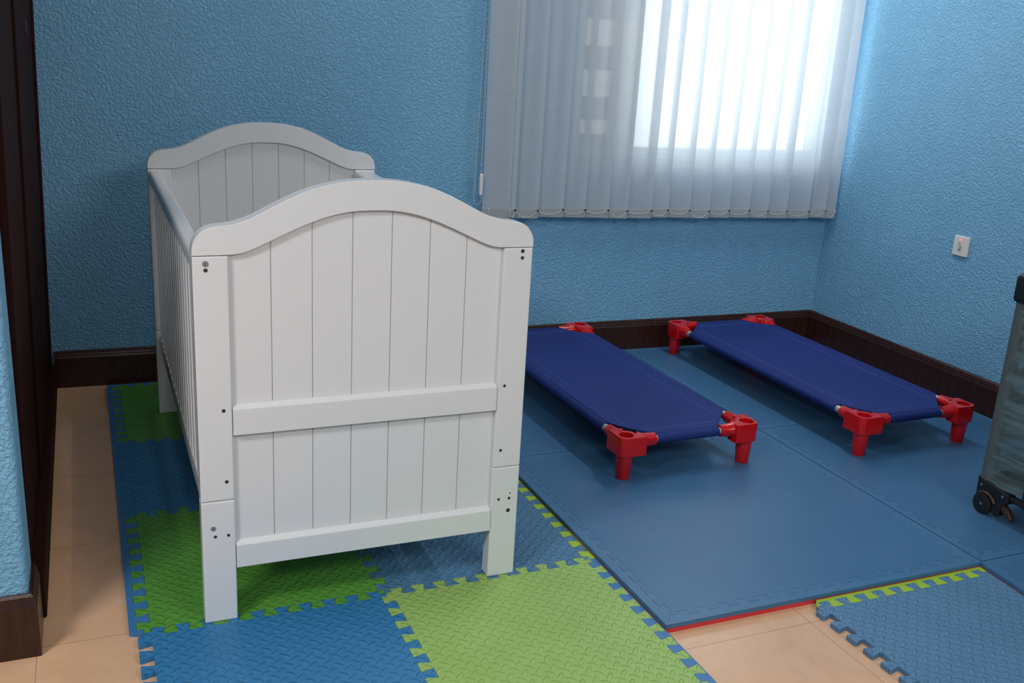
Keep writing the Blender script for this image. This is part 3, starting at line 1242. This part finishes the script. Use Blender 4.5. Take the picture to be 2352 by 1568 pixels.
# ------------------------------------------------------------------ wall switch with red pilot light
sw = thing('wall_switch', 'small white switch with a lit red pilot lamp on the right wall', 'switch', (3.0125, 0.822, 0.584))
sw.rotation_euler = (0, math.radians(1.15), 0)
finish('face_plate', B((-0.010, -0.037, 0.0), (0.0, 0.037, 0.079)), PLASTIC, sw, smooth=False, bevel=0.003, seg=3)
bm = bmesh.new()
bmesh.ops.create_icosphere(bm, subdivisions=2, radius=0.0033, matrix=Matrix.Translation((-0.0105, 0.004, 0.064)))
finish('pilot_lamp', bm, LED, sw)
bm = bmesh.new()
tube(bm, [(-0.012, 0.006, 0.050), (-0.0135, 0.001, 0.047), (-0.014, -0.003, 0.040), (-0.014, -0.003, 0.032), (-0.0135, 0.001, 0.025), (-0.012, 0.007, 0.025)], 0.0026, 8)
tube(bm, [(-0.009, 0.006, 0.050), (-0.0125, 0.006, 0.050)], 0.0050, 10)
o = finish('rocker_key', bm, SLOT, sw)
o['label'] = 'grey rocker key'

# ------------------------------------------------------------------ folding playpen at the right edge
PW, PL, PH = 0.70, 1.05, 0.735
pp = thing('folding_playpen', 'black and grey-green mesh playpen on small wheels at the right edge of the photo', 'playpen', (2.249, -1.137, 0.012))
PZ = 0.098           # underside of the netting frame
for x, y in ((0, PL), (0, 0), (PW, PL), (PW, 0)):
    bm = bmesh.new()
    ix, iy = (0.016 if x == 0 else -0.016), (0.016 if y == 0 else -0.016)
    tube(bm, [(x + ix, y + iy, PZ), (x + ix, y + iy, PH - 0.01)], 0.016, 14)
    post = finish('post', bm, TRIMG, pp)
    bm = bmesh.new()
    sx = 1 if x == 0 else -1
    sy = 1 if y == 0 else -1
    xs = sorted((x - 0.011 * sx, x + 0.062 * sx))
    ys = sorted((y - 0.011 * sy, y + 0.062 * sy))
    box(bm, (xs[0], ys[0], PH - 0.085), (xs[1], ys[1], PH))
    finish('corner_cap', bm, BLACK, post, smooth=True, bevel=0.014, seg=4)
for a, b in (((0.016, 0.06), (0.016, PL - 0.06)), ((PW - 0.016, 0.06), (PW - 0.016, PL - 0.06)), ((0.06, 0.016), (PW - 0.06, 0.016)), ((0.06, PL - 0.016), (PW - 0.06, PL - 0.016))):
    bm = bmesh.new()
    tube(bm, [(*a, PH - 0.025), (*b, PH - 0.025)], 0.022, 14)
    finish('top_rail', bm, DARKF, pp)
    bm = bmesh.new()
    tube(bm, [(*a, PZ - 0.02), (*b, PZ - 0.02)], 0.011, 10)
    finish('bottom_rail', bm, BLACK, pp)
# long sides: netting at the corners, dark padded panel in the middle; short sides all netting
for x in (0.003, PW - 0.003):
    for y0, y1 in ((PL - 0.150, PL - 0.006), (0.006, 0.150)):
        bm = bmesh.new()
        N = 8
        g = [[bm.verts.new((x + 0.004 * math.sin(i * 1.3 + j), y0 + (y1 - y0) * i / N, PZ + (PH - 0.06 - PZ) * j / 14)) for j in range(15)] for i in range(N + 1)]
        for i in range(N):
            for j in range(14):
                bm.faces.new((g[i][j], g[i + 1][j], g[i + 1][j + 1], g[i][j + 1]))
        finish('netting', bm, NET, pp)
    for yy in (PL - 0.008, 0.008):
        bm = bmesh.new()
        box(bm, (x - 0.004, yy - 0.008, PZ - 0.004), (x + 0.004, yy + 0.008, PH - 0.06))
        finish('seam_binding', bm, TRIMG, pp, smooth=False, bevel=0.003)
    bm = bmesh.new()
    box(bm, (x - 0.006, 0.150, PZ - 0.004), (x + 0.006, PL - 0.150, PH - 0.05))
    pan = finish('side_panel', bm, DARKF, pp, smooth=False, bevel=0.005)
    pan['label'] = 'black fabric panel'
for y in (0.004, PL - 0.004):
    bm = bmesh.new()
    box(bm, (0.02, y - 0.0015, PZ), (PW - 0.02, y + 0.0015, PH - 0.05))
    finish('netting', bm, NET, pp, smooth=False)
bm = bmesh.new()
box(bm, (0.012, 0.012, PZ + 0.004), (PW - 0.012, PL - 0.012, PZ + 0.022))
finish('base_board', bm, DARKF, pp, smooth=False)
bm = bmesh.new()
box(bm, (-0.0055, PL - 0.205, 0.185), (-0.0040, PL - 0.156, 0.245))
o = finish('care_label', bm, PLASTIC, pp, smooth=False)
o['label'] = 'small white sewn-in label'
# feet: housings with castors at the far end, plain feet at the near end
for x in (0.0, PW):
    sx = 1 if x == 0 else -1
    bm = bmesh.new()
    prism_xz(bm, [(PL - 0.108, 0.092), (PL - 0.108, 0.062), (PL - 0.088, 0.050), (PL - 0.086, 0.014), (PL - 0.074, 0.008), (PL - 0.058, 0.016), (PL - 0.052, 0.030), (PL - 0.006, 0.026), (PL + 0.004, 0.050), (PL + 0.006, 0.112), (PL - 0.020, 0.104)], 0, 0.034,
             Matrix(((0, sx, 0, x - 0.002 * sx), (1, 0, 0, 0), (0, 0, 1, 0), (0, 0, 0, 1))))
    hs_ = finish('castor_housing', bm, BLACK, pp, smooth=False, bevel=0.004, seg=3)
    for yy, zz in ((PL - 0.012, 0.086), (PL - 0.090, 0.080), (PL - 0.028, 0.032)):
        bm = bmesh.new()
        tube(bm, [(x - 0.004 * sx - (0.007 if zz < 0.05 else 0) * sx, yy, zz), (x + 0.002 * sx, yy, zz)], 0.0042, 12)
        finish('rivet', bm, STEEL, hs_)
    bm = bmesh.new()
    tube(bm, [(x - 0.010 * sx, PL - 0.028, 0.032), (x - 0.008 * sx, PL - 0.028, 0.032), (x + 0.016 * sx, PL - 0.028, 0.032), (x + 0.018 * sx, PL - 0.028, 0.032)], [0.027, 0.032, 0.032, 0.027], 28)
    finish('castor_wheel', bm, BLACK, pp)
    bm = bmesh.new()
    pts = []
    for k in range(9):
        a = math.radians(25 + 105 * k / 8)
        pts.append((x - 0.006 * sx, PL - 0.034 - 0.038 * math.cos(a), 0.032 + 0.037 * math.sin(a)))
    tube(bm, pts, 0.004, 8)
    finish('wheel_guard', bm, AMBER, hs_)
    bm = bmesh.new()
    prism_xz(bm, [(PL - 0.086, 0.056), (PL - 0.112, 0.040), (PL - 0.126, 0.020), (PL - 0.122, 0.012), (PL - 0.110, 0.016), (PL - 0.084, 0.036)], 0.004, 0.024,
             Matrix(((0, sx, 0, x), (1, 0, 0, 0), (0, 0, 1, 0), (0, 0, 0, 1))))
    finish('brake_lever', bm, AMBER, pp, smooth=False, bevel=0.003)
    bm = bmesh.new()
    tube(bm, [(x + 0.016 * sx, 0.016, 0.0), (x + 0.016 * sx, 0.016, 0.004), (x + 0.016 * sx, 0.016, PZ + 0.01)], [0.018, 0.020, 0.018], 14)
    finish('foot', bm, BLACK, pp)
